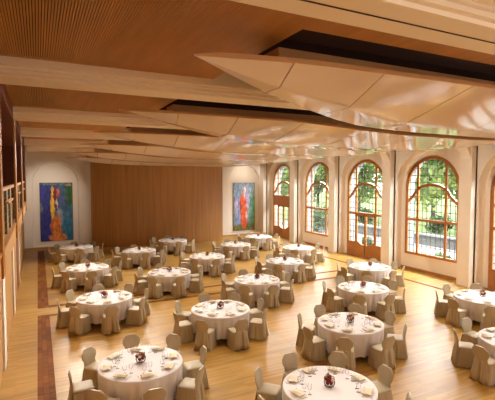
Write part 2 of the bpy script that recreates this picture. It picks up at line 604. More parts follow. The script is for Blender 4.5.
# ------------------------------------------------------------------ far wall with two niches and the curved veneer wall
fw = MB()
def holed_v(mb, v, uc, r, zbot, u_lo, u_hi, ztop, spring):
    pts = arch_pts(uc, r, zbot, spring=spring)
    out = []
    for (u, z) in pts:
        if z <= spring + 1e-6:
            out.append((u_lo if u < uc else u_hi, z))
        else:
            a = math.atan2(z - spring, u - uc)
            hw = (u_hi - uc) if math.cos(a) > 0 else (uc - u_lo)
            t = min(hw / max(1e-6, abs(math.cos(a))), (ztop - spring) / max(1e-6, math.sin(a)))
            out.append((uc + t * math.cos(a), spring + t * math.sin(a)))
    mb.grid([[(u, v, z) for u, z in pts], [(u, v, z) for u, z in out]])
    mb.quad((u_lo, v, 0), (u_hi, v, 0), (u_hi, v, zbot), (u_lo, v, zbot))
for uc, lo, hi in ((1.07, -1.4, 2.65), (15.3, 12.0, UR + 0.6)):
    holed_v(fw, VF, uc, 1.43, 0.18, lo, hi, 7.2, 4.42)
    p = arch_pts(uc, 1.43, 0.18, spring=4.42)
    q = arch_pts(uc, 1.38, 0.18, spring=4.42)
    fw.grid([[(u, VF, z) for u, z in p], [(u, VF + 0.10, z) for u, z in q], [(u, VF + 0.22, z) for u, z in q]])
    fw.quad((uc - 1.5, VF + 0.22, 0.1), (uc + 1.5, VF + 0.22, 0.1), (uc + 1.5, VF + 0.22, 6.0), (uc - 1.5, VF + 0.22, 6.0))
    fw.quad((uc - 1.43, VF, 0.18), (uc + 1.43, VF, 0.18), (uc + 1.43, VF + 0.25, 0.18), (uc - 1.43, VF + 0.25, 0.18))
# rounded return of the left part towards the veneer wall
rows = []
for z in (0, 7.2):
    rows.append([(2.65 + 0.62 * math.sin(a), VF - 0.85 + 0.85 * math.cos(a), z) for a in [PI / 2 * i / 10 for i in range(11)]])
fw.grid(rows)
o = fw.build('wall_far', M['plaster_white'], smooth=True, autosmooth=35)
structure(o, 'pale plaster far wall with two arched niches', 'wall')
for nm, x0, x1 in (('baseboard_far', -0.9, 2.6), ('baseboard_far_right', 13.0, UR)):
    o = MB().box(x0, x1, VF - 0.025, VF, 0, 0.10).build(nm, M['lightwood'])
    structure(o, 'light wood baseboard at the far wall', 'baseboard')

vp = MB()
NP = 240
A_, B_, C_ = (3.22, 30.42), (7.6, 28.35), (12.6, 29.55)
def bez(t):
    return ((1 - t) ** 2 * A_[0] + 2 * t * (1 - t) * B_[0] + t * t * C_[0], (1 - t) ** 2 * A_[1] + 2 * t * (1 - t) * B_[1] + t * t * C_[1])
PANEL_TOP = 6.0
for i in range(NP):
    t0, t1 = i / NP, (i + 0.82) / NP
    a, b = bez(t0), bez(t1)
    vp.quad((a[0], a[1], 2.66), (b[0], b[1], 2.66), (b[0], b[1], PANEL_TOP), (a[0], a[1], PANEL_TOP))
    vp.quad((a[0], a[1], 0.0), (b[0], b[1], 0.0), (b[0], b[1], 2.64), (a[0], a[1], 2.64))
    # shallow groove between the slats
    c = bez((i + 0.82) / NP)
    d = bez((i + 1) / NP)
    vp.quad((c[0], c[1] + 0.012, 0.0), (d[0], d[1] + 0.012, 0.0), (d[0], d[1] + 0.012, PANEL_TOP), (c[0], c[1] + 0.012, PANEL_TOP))
for i in range(24):
    a, b = bez(i / 24), bez((i + 1) / 24)
    vp.quad((a[0], a[1] + 0.03, 0.0), (b[0], b[1] + 0.03, 0.0), (b[0], b[1] + 0.03, PANEL_TOP), (a[0], a[1] + 0.03, PANEL_TOP))
e = bez(1)
vp.quad((e[0], e[1], 0), (e[0], VF, 0), (e[0], VF, PANEL_TOP), (e[0], e[1], PANEL_TOP))
e = bez(0)
vp.quad((e[0], e[1], 0), (e[0] + 0.05, VF, 0), (e[0] + 0.05, VF, PANEL_TOP), (e[0], e[1], PANEL_TOP))
o = vp.build('wall_far_panel', M['panel'])
structure(o, 'curved oak veneer wall of fine vertical slats', 'wall')

# left wall, gallery, rear wall
wl_root = empty('wall_left')
structure(wl_root, 'left wall with a timber gallery over wood panelling', 'wall')
w = MB()
w.box(UL - 0.3, UL, VR, VF + 0.5, 0, 3.3)
w.box(UL - 0.3, UL - 0.04, 22.4, VF + 0.5, 3.3, 7.2)
w.build('plaster_wall', M['plaster_white'], wl_root)
for b in (7.5, 12.17, 16.8, 21.5):
    MB().box(UL + 0.001, UL + 0.07, b - 0.36, b + 0.36, 0.0, 3.24).build('pier', M['plaster_white'], wl_root)
for k, b in enumerate((7.5, 12.17, 16.8)):
    MB().box(UL - 0.02, UL + 0.02, b + 0.33, b + BAY - 0.33, 0.0, 3.24).build('wood_panel', M['lightwood'], wl_root)
MB().box(UL, UL + 0.025, 20.0, 21.1, 0, 3.2).build('dark_door', M['darkwood'], wl_root)
MB().box(UL - 0.02, UL + 0.02, 2.0, 7.17, 0.0, 3.24).build('wood_panel', M['lightwood'], wl_root)
MB().box(-1.6, -0.52, VR, 22.4, 3.25, 3.63).build('parapet', M['lightwood'], wl_root)
lg = MB()
lg.box(-1.0, -0.50, VR, 22.4, 3.63, 3.68)
lg.build('ledge', M['post'], wl_root)
MB().box(-1.9, -1.6, VR, 22.4, 3.2, 7.2).build('gallery_back_wall', M['darkwood'], wl_root)
MB().box(-1.9, -0.5, 22.2, 22.4, 3.25, 7.2).build('gallery_end', M['darkwood'], wl_root)
MB().box(-1.9, -0.56, VR, 22.4, 6.22, 6.4).build('gallery_soffit', M['darkwood'], wl_root)
MB().box(-0.555, -0.50, VR, 22.4, 6.20, 6.6).build('top_fascia', M['darkwood'], wl_root)
MB().box(UL - 0.02, UL + 0.02, 21.85, VF - 0.4, 0.0, 3.24).build('wood_panel', M['lightwood'], wl_root)
for b in [2.87, 7.5, 12.17, 16.8, 21.5]:
    MB().box(-0.525, -0.485, b - 0.32, b + (0.0 if b == 7.5 else 0.32), 3.28, 6.195).build('post', M['post'], wl_root, bevel=0.01)
    if b < 21:
        MB().box(-0.60, -0.53, b + 0.28, b + BAY - 0.28, 4.56, 4.62).build('handrail', M['lightwood'], wl_root)
        MB().box(-0.56, -0.50, b + 1.6, b + 3.2, 4.30, 4.34).build('grab_rail', M['lightwood'], wl_root)
        for q in range(3):
            MB().box(-0.62, -0.56, b + 0.75 + 1.2 * q, b + 1.25 + 1.2 * q, 3.68, 4.56).build('baluster', M['olive'], wl_root)
        for q in range(5):
            z = 3.80 + 0.15 * q
            MB().tube((-0.57, b + 0.28, z), (-0.57, b + BAY - 0.28, z), 0.005, seg=5).build('wire', M['black'], wl_root)

rw = MB()
rw.box(-2.2, 18.4, VR - 0.3, VR, 0, 7.8)
o = rw.build('wall_rear', M['plaster'])
structure(o, 'cream plaster rear wall behind the viewer', 'wall')

# ------------------------------------------------------------------ ceiling: slats, beams, dark openings over the sails
ce = empty('ceiling')
structure(ce, 'slatted wood ceiling with cream plaster beams', 'ceiling')
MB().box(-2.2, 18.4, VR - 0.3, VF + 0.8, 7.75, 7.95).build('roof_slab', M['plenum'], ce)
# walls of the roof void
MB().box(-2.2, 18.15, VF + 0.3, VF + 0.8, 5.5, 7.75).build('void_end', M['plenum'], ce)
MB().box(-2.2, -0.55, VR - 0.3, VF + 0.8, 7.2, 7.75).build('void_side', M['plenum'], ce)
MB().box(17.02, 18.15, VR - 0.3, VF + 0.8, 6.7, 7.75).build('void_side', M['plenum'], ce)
BEAMS = [2.95, 7.35, 12.12, 16.8, 21.45, 26.1]
def beam(b):
    z0 = ZB
    prof = [(-0.28, z0), (0.28, z0), (0.28, z0 + 0.045), (0.345, z0 + 0.05), (0.345, z0 + 0.10), (0.385, z0 + 0.105), (0.385, z0 + 0.135), (0.46, z0 + 0.14), (0.47, z0 + 0.40)]
    prof = [(-0.47, z0 + 0.40), (-0.46, z0 + 0.14), (-0.385, z0 + 0.135), (-0.385, z0 + 0.105), (-0.345, z0 + 0.10), (-0.345, z0 + 0.05), (-0.28, z0 + 0.045)] + prof
    m = MB()
    x0, x1 = -0.50, UR
    rows = []
    # coved left end: the mouldings turn down to the gallery front
    for x, lift in ((x0, 0.0), (x1, 0.0)):
        rows.append([(x, b + y, z + lift) for y, z in prof])
    m.grid(rows, True, True, True)
    return m.build('beam', M['beam'], ce, smooth=True, autosmooth=40)
for i, b in enumerate(BEAMS):
    beam(b)
# service slot in the first beam
MB().box(-0.4, 16.5, BEAMS[0] - 0.012, BEAMS[0] + 0.012, ZB - 0.004, ZB).build('beam_slot', M['slatback'], ce)
# slats between beams
ZS_LIM = 12.4
prev = VR
U_OPEN = 2.75
for i in range(len(BEAMS) + 1):
    v0 = (BEAMS[i - 1] + 0.44) if i > 0 else VR
    v1 = (BEAMS[i] - 0.44) if i < len(BEAMS) else VF + 0.6
    vn = B0 + 1.48 + BAY * (i - 1)
    vopen = vn - 0.22
    fine = i in (0, 1, 2)
    s = MB()
    bk = MB()
    if i == 0:
        bk.box(-0.55, UR, v0, v1, ZS + 0.035, ZS + 0.05)
        s.box(-0.5, UR, v0, v1, ZS, ZS + 0.02)
    else:
        bk.box(-0.55, U_OPEN, v0, v1, ZS + 0.035, ZS + 0.05)
        bk.box(U_OPEN, UR, v0, vopen, ZS + 0.035, ZS + 0.05)
        if fine:
            pitch = 0.029
            x = -0.5
            while x < UR - pitch:
                ve = v1 if x < U_OPEN else vopen
                s.box(x, x + pitch * 0.66, v0, ve, ZS, ZS + 0.03)
                x += pitch
        else:
            s.box(-0.5, U_OPEN, v0, v1, ZS, ZS + 0.03)
            s.box(U_OPEN, UR, v0, vopen, ZS, ZS + 0.03)
        # edge board of the opening
        pl = MB()
        pl.box(U_OPEN - 0.02, U_OPEN, vopen, v1, ZS + 0.05, 7.4)
        pl.box(U_OPEN, UR, vopen - 0.02, vopen, ZS + 0.05, 7.4)
        pl.box(U_OPEN, UR, v1, v1 + 0.02, ZS, 7.4)
        pl.box(U_OPEN, UR, vopen, v1, 7.4, 7.45)
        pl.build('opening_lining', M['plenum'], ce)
    s.build('slats', M['slat'], ce)
    bk.build('slat_backing', M['slatback'], ce)

# ------------------------------------------------------------------ acoustic sails
def interp(tab, x):
    for (x0, y0), (x1, y1) in zip(tab, tab[1:]):
        if x <= x1:
            t = (x - x0) / (x1 - x0)
            return y0 + (y1 - y0) * max(0, t)
    return tab[-1][1]
def smooth_tab(tab, x):
    h = min(0.35, max(0.02, (x - 1.5) * 0.25))
    # three-tap average keeps the outline free of kinks
    return (interp(tab, x - h) + interp(tab, x) * 2 + interp(tab, x + h)) / 4
OFF = [(1.2, 0.0), (1.63, 0.0), (2.1, 0.08), (2.65, 0.28), (3.64, 0.95), (4.5, 1.45), (5.7, 2.25), (7.6, 2.95), (9.5, 3.0), (12.5, 2.9), (14.0, 2.3), (15.0, 1.4), (15.6, 0.35), (16.2, 0.1)]
OFF0 = [(1.2, 0.0), (1.53, 0.0), (1.94, 0.2), (2.46, 0.51), (2.98, 0.78), (3.64, 1.14), (4.94, 1.79), (5.8, 2.09), (6.9, 2.26), (9.14, 2.4), (12.5, 2.4), (14.0, 2.0), (15.0, 1.2), (15.6, 0.35), (16.2, 0.1)]
ZFAR = [(1.2, 6.19), (1.63, 6.19), (2.1, 6.09), (2.65, 6.00), (3.64, 5.90), (4.5, 5.85), (5.7, 5.81), (7.6, 5.78), (12.5, 5.78), (14.0, 5.88), (15.0, 6.02), (16.2, 6.10)]
ZFAR0 = [(1.2, 6.107), (1.53, 6.107), (1.94, 6.04), (2.46, 5.98), (2.98, 5.93), (3.64, 5.88), (4.94, 5.82), (5.8, 5.79), (6.9, 5.78), (12.5, 5.78), (14.0, 5.88), (15.0, 6.02), (16.2, 6.10)]
ZNEAR0 = [(1.2, 6.09), (1.53, 6.107), (3.0, 6.19), (6.0, 6.22), (16.2, 6.2)]
ZNEAR = [(1.2, 6.17), (3.0, 6.20), (6.0, 6.19), (8.0, 6.08), (9.5, 6.02), (12.8, 6.0), (16.2, 6.08)]
DROP = [0, 0.0, 0.0, 0.05, 0.14, 0.22]
SEAM = [1.52, 2.8, 4.25, 6.1, 8.2, 10.3, 12.4, 14.2, 15.6]
SAILLAB = ['large lacquered ceiling sail nearest the camera, hung before the first full beam',
           'second lacquered ceiling sail from the camera, with a long thin left tip',
           'third lacquered ceiling sail from the camera, partly behind the second',
           'fourth lacquered ceiling sail from the camera, a narrow sliver above the hall',
           'fifth lacquered ceiling sail from the camera, second from the veneer wall',
           'farthest lacquered ceiling sail, just above the curved veneer wall']
def prof_t(t, w):
    # flat sloping panel, a soft fold at two thirds, then a level strip to the far edge
    a = 1 - t / max(0.5, 1 - 0.8 / max(w, 0.05))
    return (a + math.sqrt(a * a + 0.0008)) / 2 / ((1 + math.sqrt(1.0008)) / 2)
def sail(k):
    vn = B0 + 1.48 + BAY * k
    dz = -DROP[k]
    root = empty('ceiling_sail', (0, 0, 0))
    tag(root, SAILLAB[k], 'ceiling sail', 'lacquered sails under the ceiling')
    NT = 24
    def P(u, t, top=0.0):
        w_ = max(0.012, smooth_tab(OFF0 if k == 0 else OFF, u))
        if k == 5:
            w_ *= 0.62
        elif k == 4:
            w_ *= 0.93
        zn, zf = smooth_tab(ZNEAR0 if k == 0 else ZNEAR, u), smooth_tab(ZFAR0 if k == 0 else ZFAR, u)
        z = zf + (zn - zf) * prof_t(t, w_)
        return (u, vn + w_ * t, z + dz + top)
    for a, b in zip(SEAM, SEAM[1:]):
        n = max(3, int((b - a) / 0.12))
        us = [a + 0.012 + (b - a - 0.024) * i / n for i in range(n + 1)]
        m = MB()
        rows = []
        for u in us:
            ring = [P(u, t / NT) for t in range(NT + 1)] + [P(u, t / NT, min(0.045, 0.006 + 0.12 * (u - 1.5))) for t in range(NT, -1, -1)]
            rows.append(ring)
        m.grid(rows, True, True, True)
        m.build('panel', M['sail'], root, smooth=True, autosmooth=40)
    # lip along the near edge and the raised box behind it
    lip = MB()
    rows = []
    for i in range(60):
        u = 1.55 + (15.5 - 1.55) * i / 59
        hh = min(0.05, 0.006 + 0.12 * (u - 1.5))
        x, y, z = P(u, 0)
        rows.append([(u, y - 0.025, z - 0.005), (u, y - 0.002, z - 0.005), (u, y - 0.002, z + hh), (u, y - 0.025, z + hh)])
    lip.grid(rows, True, True, True)
    lip.build('lip', M['sail_edge'], root)
    bx = MB()
    rows = []
    for i in range(30):
        u = 2.76 + (14.8 - 2.76) * i / 29
        _, y, z = P(u, 0)
        zt = 6.44 + dz
        rows.append([(u, y + 0.30, z + 0.02), (u, y + 0.82, z + 0.02), (u, y + 0.82, zt), (u, y + 0.30, zt)])
    bx.grid(rows, True, True, True)
    bx.build('light_box', M['sail_edge'], root)
for k in range(6):
    sail(k)

# ------------------------------------------------------------------ paintings
def painting_mat(name, base, blobs, warp=0.10, nscale=4.0):
    """base: list of (x position, colour) for a horizontal ramp; blobs: (cx, cy, rx, ry, colour, softness)."""
    m = bpy.data.materials.new(name)
    nt, N, L, b = nodes_of(m)
    b.inputs['Roughness'].default_value = 0.5
    tc = N.new('ShaderNodeTexCoord')
    nz = N.new('ShaderNodeTexNoise')
    nz.inputs['Scale'].default_value = nscale
    nz.inputs['Detail'].default_value = 6
    mpn = N.new('ShaderNodeMapping')
    mpn.inputs['Scale'].default_value = (1.6, 1.6, 0.7)
    L.new(tc.outputs['Object'], mpn.inputs['Vector'])
    L.new(mpn.outputs[0], nz.inputs['Vector'])
    sub = N.new('ShaderNodeVectorMath')
    sub.operation = 'SUBTRACT'
    L.new(nz.outputs['Color'], sub.inputs[0])
    sub.inputs[1].default_value = (0.5, 0.5, 0.5)
    scl = N.new('ShaderNodeVectorMath')
    scl.operation = 'MULTIPLY_ADD'
    L.new(sub.outputs[0], scl.inputs[0])
    scl.inputs[1].default_value = (warp * 4, 0, warp * 4)
    L.new(tc.outputs['Object'], scl.inputs[2])
    sep = N.new('ShaderNodeSeparateXYZ')
    L.new(scl.outputs[0], sep.inputs[0])
    rp = N.new('ShaderNodeValToRGB')
    mr = N.new('ShaderNodeMapRange')
    mr.inputs['From Min'].default_value = -1.0
    mr.inputs['From Max'].default_value = 1.0
    L.new(sep.outputs['X'], mr.inputs['Value'])
    L.new(mr.outputs[0], rp.inputs['Fac'])
    el = rp.color_ramp.elements
    while len(el) < len(base):
        el.new(0.5)
    for e_, (p_, c_) in zip(el, base):
        e_.position = p_
        e_.color = c_ + (1,)
    cur = rp.outputs['Color']
    for (cx, cy, rx, ry, c_, soft) in blobs:
        s1 = N.new('ShaderNodeVectorMath')
        s1.operation = 'SUBTRACT'
        L.new(scl.outputs[0], s1.inputs[0])
        s1.inputs[1].default_value = (cx, 0, cy)
        s2 = N.new('ShaderNodeVectorMath')
        s2.operation = 'MULTIPLY'
        L.new(s1.outputs[0], s2.inputs[0])
        s2.inputs[1].default_value = (1 / rx, 0, 1 / ry)
        ln = N.new('ShaderNodeVectorMath')
        ln.operation = 'LENGTH'
        L.new(s2.outputs[0], ln.inputs[0])
        ms = N.new('ShaderNodeMapRange')
        ms.interpolation_type = 'SMOOTHSTEP'
        ms.inputs['From Min'].default_value = 1 + soft
        ms.inputs['From Max'].default_value = 1 - soft
        L.new(ln.outputs['Value'], ms.inputs['Value'])
        mx = N.new('ShaderNodeMix')
        mx.data_type = 'RGBA'
        L.new(ms.outputs[0], mx.inputs[0])
        L.new(cur, mx.inputs[6])
        mx.inputs[7].default_value = c_ + (1,)
        cur = mx.outputs[2]
    # loose brush marks: lighter and darker streaks of the same paint
    n3 = N.new('ShaderNodeTexNoise')
    n3.inputs['Scale'].default_value = 5.5
    n3.inputs['Detail'].default_value = 5
    L.new(mpn.outputs[0], n3.inputs['Vector'])
    mr3 = N.new('ShaderNodeMapRange')
    mr3.inputs['From Min'].default_value = 0.35
    mr3.inputs['From Max'].default_value = 0.68
    mr3.inputs['To Min'].default_value = 0.68
    mr3.inputs['To Max'].default_value = 1.55
    L.new(n3.outputs['Fac'], mr3.inputs['Value'])
    mul = N.new('ShaderNodeVectorMath')
    mul.operation = 'SCALE'
    L.new(cur, mul.inputs[0])
    L.new(mr3.outputs[0], mul.inputs['Scale'])
    L.new(mul.outputs[0], b.inputs['Base Color'])
    return m

BL, TEAL = (0.022, 0.032, 0.25), (0.02, 0.13, 0.24)
pm1 = painting_mat('abstract_blue_canvas', [(0.0, BL), (0.40, (0.03, 0.03, 0.20)), (0.58, (0.05, 0.08, 0.20)), (1.0, TEAL)], [
    (0.75, 1.15, 0.45, 0.75, (0.02, 0.10, 0.03), 0.35),
    (0.30, 0.9, 0.28, 0.75, (0.06, 0.10, 0.24), 0.5),
    (0.55, -0.9, 0.55, 0.9, (0.02, 0.16, 0.28), 0.5),
    (-0.95, 0.3, 0.12, 0.35, (0.10, 0.20, 0.20), 0.4),
    (-0.24, 0.55, 0.13, 1.15, (0.72, 0.46, 0.03), 0.18),
    (-0.06, 1.05, 0.10, 0.70, (0.20, 0.01, 0.02), 0.25),
    (0.02, 0.55, 0.06, 0.35, (0.65, 0.60, 0.60), 0.3),
    (0.10, 1.3, 0.08, 0.3, (0.60, 0.15, 0.05), 0.3),
    (0.18, -0.35, 0.16, 0.55, (0.30, 0.32, 0.38), 0.5),
    (-0.05, -1.15, 0.34, 0.95, (0.60, 0.17, 0.02), 0.22),
    (0.05, -1.75, 0.55, 0.30, (0.65, 0.22, 0.05), 0.25),
    (0.80, -0.25, 0.20, 0.03, (0.25, 0.05, 0.03), 0.3),
    (0.0, 1.90, 0.9, 0.06, (0.10, 0.22, 0.12), 0.3),
    (0.75, 1.82, 0.2, 0.05, (0.62, 0.20, 0.20), 0.3)], 0.085, 4.5)
pm2 = painting_mat('abstract_orange_canvas', [(0.0, (0.10, 0.20, 0.16)), (0.22, (0.22, 0.26, 0.52)), (0.55, (0.30, 0.32, 0.55)), (0.85, (0.10, 0.30, 0.17)), (1.0, (0.09, 0.32, 0.14))], [
    (0.0, 1.5, 1.1, 0.7, (0.24, 0.34, 0.46), 0.6),
    (0.0, -1.95, 1.4, 0.55, (0.16, 0.17, 0.05), 0.25),
    (0.35, 0.6, 0.16, 1.0, (0.40, 0.34, 0.52), 0.4),
    (-0.72, 0.0, 0.15, 0.7, (0.45, 0.40, 0.58), 0.5),
    (-0.10, 0.35, 0.30, 0.72, (0.62, 0.085, 0.015), 0.18),
    (0.0, -0.75, 0.34, 1.05, (0.66, 0.10, 0.015), 0.15),
    (0.0, 1.15, 0.09, 0.55, (0.62, 0.24, 0.18), 0.25),
    (0.08, 1.30, 0.05, 0.55, (0.75, 0.70, 0.66), 0.3),
    (0.24, -0.75, 0.08, 0.45, (0.55, 0.42, 0.40), 0.35),
    (-0.30, 0.0, 0.06, 0.5, (0.25, 0.04, 0.05), 0.35)], 0.08, 4.5)
def painting(uc, z0, z1, w_, mat, label):
    zc = (z0 + z1) / 2
    root = empty('painting', (uc, VF + 0.215, zc))
    tag(root, label, 'painting', 'abstract paintings in the niches')
    h = (z1 - z0) / 2
    MB().box(-w_ / 2, w_ / 2, -0.045, -0.005, -h, h).build('canvas', mat, root)
    f = MB()
    t = 0.02
    f.box(-w_ / 2 - t, -w_ / 2 - 0.002, -0.05, -0.004, -h - t, h + t)
    f.box(w_ / 2 + 0.002, w_ / 2 + t, -0.05, -0.004, -h - t, h + t)
    f.box(-w_ / 2, w_ / 2, -0.05, -0.004, h + 0.002, h + t)
    f.box(-w_ / 2, w_ / 2, -0.05, -0.004, -h - t, -h - 0.002)
    f.build('edge_frame', M['post'], root)
painting(1.10, 0.47, 4.42, 2.02, pm1, 'tall abstract painting in deep blue, yellow and orange in the left niche')
painting(15.32, 0.38, 4.33, 1.98, pm2, 'tall abstract painting with an orange shape on lilac and green, right niche')

# ------------------------------------------------------------------ garden
GZ = -0.4
o = MB().box(18.16, 27.0, -12, 70, GZ - 0.2, GZ).build('ground_gravel', M['gravel'])
structure(o, 'pale gravel terrace outside the windows', 'ground')
o = MB().box(27.0, 120, -30, 130, GZ - 0.2, GZ + 0.02).build('ground_lawn', M['grass'])
structure(o, 'sunlit green lawn beyond the terrace', 'ground')
tw = MB()
tw.box(26.4, 26.9, -6, 36.0, GZ, GZ + 0.75)
r_ = empty('garden_wall')
tag(r_, 'low grey stone wall at the edge of the terrace', 'wall')
tw.build('wall_body', M['greystone'], r_)
MB().box(26.3, 27.0, -6.05, 36.05, GZ + 0.75, GZ + 0.87).build('coping', M['stone'], r_)

def foliage_mesh(n, rx, rz, size, rnd, cells=9):
    mb = MB()
    cs = [(rnd.uniform(-0.6, 0.6) * rx, rnd.uniform(-0.6, 0.6) * rx, rnd.uniform(-0.6, 0.6) * rz, rnd.uniform(0.35, 0.6)) for _ in range(cells)]
    for i in range(n):
        c = rnd.choice(cs)
        d = Vector((rnd.gauss(0, 1), rnd.gauss(0, 1), rnd.gauss(0, 1))).normalized() * (rnd.random() ** 0.4)
        p = Vector((c[0] + d.x * rx * c[3], c[1] + d.y * rx * c[3], c[2] + d.z * rz * c[3]))
        a = Vector((rnd.gauss(0, 1), rnd.gauss(0, 1), rnd.gauss(0, 1))).normalized()
        b = a.orthogonal().normalized()
        s = size * rnd.uniform(0.6, 1.3)
        mb.quad(p - a * s, p - b * s * 0.55, p + a * s, p + b * s * 0.55)
    return mb

TREES = [(39, 14.0, 8.5, 3.4, 'green leafy tree on the lawn, right side of the view through the near window'),
         (40, 21.5, 9.0, 3.6, 'green leafy tree on the lawn, left part of the right glazed door view'),
         (36.5, 30.2, 9.5, 3.6, 'green leafy tree on the lawn, filling the top of the near window'),
         (42.8, 35.4, 9.0, 3.4, 'green leafy tree on the lawn, left side of the near window view'),
         (34.0, 39.0, 9.0, 3.5, 'green leafy tree on the lawn, seen through the double door between windows'),
         (41, 46.5, 8.5, 3.2, 'green leafy tree on the lawn, behind the double door, farther back'),
         (33.0, 45.4, 8.0, 2.5, 'green leafy tree on the lawn, seen through the second window from the corner'),
         (34, 53.0, 9.0, 3.4, 'green leafy tree on the lawn, seen left in the far door'),
         (26.0, 44.0, 8.0, 2.4, 'green leafy tree on the lawn, seen through the farthest arched door')]
rnd = random.Random(3)
fol = [foliage_mesh(2600, 1.0, 1.0, 0.085, rnd, 14) for _ in range(3)]
fol_me = []
for i, (x, y, h, r, lb) in enumerate(TREES):
    root = empty('garden_tree', (x, y, GZ))
    tag(root, lb, 'tree', 'trees in the garden')
    t = MB()
    t.tube((0, 0, 0), (0.1, 0.05, h * 0.45), 0.26, 0.17, 10)
    for q in range(5):
        a = q * 1.3 + i
        t.tube((0.1, 0.05, h * 0.40), (math.cos(a) * r * 0.5, math.sin(a) * r * 0.5, h * 0.68), 0.11, 0.04, 7)
    t.build('trunk', M['bark'], root, smooth=True)
    f = fol[i % 3]
    if i < 3:
        fo = f.build('foliage', M['foliage'], root)
        fol_me.append(fo.data)
    else:
        fo = bpy.data.objects.new('foliage', fol_me[i % 3])
        COL.objects.link(fo)
        fo.parent = root
    fo.location = (0, 0, h * 0.64)
    fo.scale = (r, r, h * 0.42)
    fo.rotation_euler = (0, 0, i * 0.7)

SHR = [(24.0, 33.0, 2.7, 1.5, 'clipped dark green hedge behind the second window from the far corner'),
       (21.0, 22.9, 1.0, 0.5, 'small dark shrub by the double door between the windows'),
       (20.6, 16.2, 0.95, 0.55, 'small green shrub low in the near window'),
       (31.0, 34.8, 2.2, 1.5, 'round bush on the lawn seen through the double door'),
       (33.0, 26.6, 1.9, 1.2, 'round bush on the lawn seen through the near window')]
sm = None
for i, (x, y, h, r, lb) in enumerate(SHR):
    root = empty('garden_shrub', (x, y, GZ))
    tag(root, lb, 'shrub')
    st = MB()
    for q in range(4):
        st.tube((0, 0, 0), (math.cos(q * 1.6) * r * 0.3, math.sin(q * 1.6) * r * 0.3, h * 0.5), 0.03, 0.015, 6)
    st.build('stem', M['bark'], root)
    if sm is None:
        fo = foliage_mesh(1800, 1.0, 1.0, 0.10, rnd, 12).build('foliage', M['foliage_dark'], root)
        sm = fo.data
    else:
        fo = bpy.data.objects.new('foliage', sm)
        COL.objects.link(fo)
        fo.parent = root
    fo.location = (0, 0, h * 0.5)
    fo.scale = (r, r, h * 0.5)
    fo.rotation_euler = (0, 0, i)

# ------------------------------------------------------------------ tables
US = [1.92, 4.95, 7.70, 10.62, 13.40]
ROWS = [[9.08, 14.68, 20.0, 26.2], [6.38, 11.80, 17.42, 23.4], [9.02, 14.60, 20.1, 26.25], [6.15, 11.76, 17.25, 22.9], [9.0, 14.42, 20.27, 25.2]]
ROWNAME = ['along the dark floor stripe', 'one row off the stripe', 'two rows off the stripe', 'three rows off the stripe', 'in the window row']
ORD = ['nearest', 'second', 'third', 'farthest']
POS = ['right', 'far right', 'far side', 'far left', 'left', 'near left', 'near side', 'near right']
TR, TH = 0.90, 0.76

def make_table():
    root = empty('banquet_table')
    MB().lathe([(0.0, 0.715), (0.875, 0.715), (0.885, 0.725), (0.885, 0.740), (0.875, 0.748), (0.0, 0.748)], 40, cap0=False, cap1=False).build('tabletop', M['board'], root)
    for q in range(4):
        a = PI / 4 + q * PI / 2
        l = MB()
        l.tube((0.52 * math.cos(a), 0.52 * math.sin(a), 0.714), (0.66 * math.cos(a), 0.66 * math.sin(a), 0.004), 0.022, 0.018, 8)
        l.build('leg', M['black'], root)
    return root
def cloth_mesh(seed):
    r = random.Random(seed)
    seg = 144
    ph = [r.uniform(0, 6.28) for _ in range(4)]
    rows = []
    prof = [(0.12, 0.0), (0.45, 0.0), (0.80, 0.0), (0.888, -0.001), (0.898, -0.006), (0.902, -0.018), (0.903, -0.06), (0.905, -0.16), (0.908, -0.28), (0.912, -0.42), (0.916, -0.54), (0.920, -0.63)]
    for (rad, dz) in prof:
        amp = 0.0 if dz > -0.03 else min(1.0, (-dz - 0.03) / 0.5)
        ring = []
        for j in range(seg):
            a = 2 * PI * j / seg
            fold = 0.55 * math.sin(23 * a + ph[0]) + 0.3 * math.sin(34 * a + ph[1]) + 0.25 * math.sin(9 * a + ph[2])
            rr = rad + amp * 0.060 * fold - 0.062 * amp
            hem = 0.012 * math.sin(4 * a + ph[3]) * amp
            ring.append((rr * math.cos(a), rr * math.sin(a), TH + dz + hem))
        rows.append(ring)
    mb = MB()
    mb.grid(rows, True, True, False)
    return mb

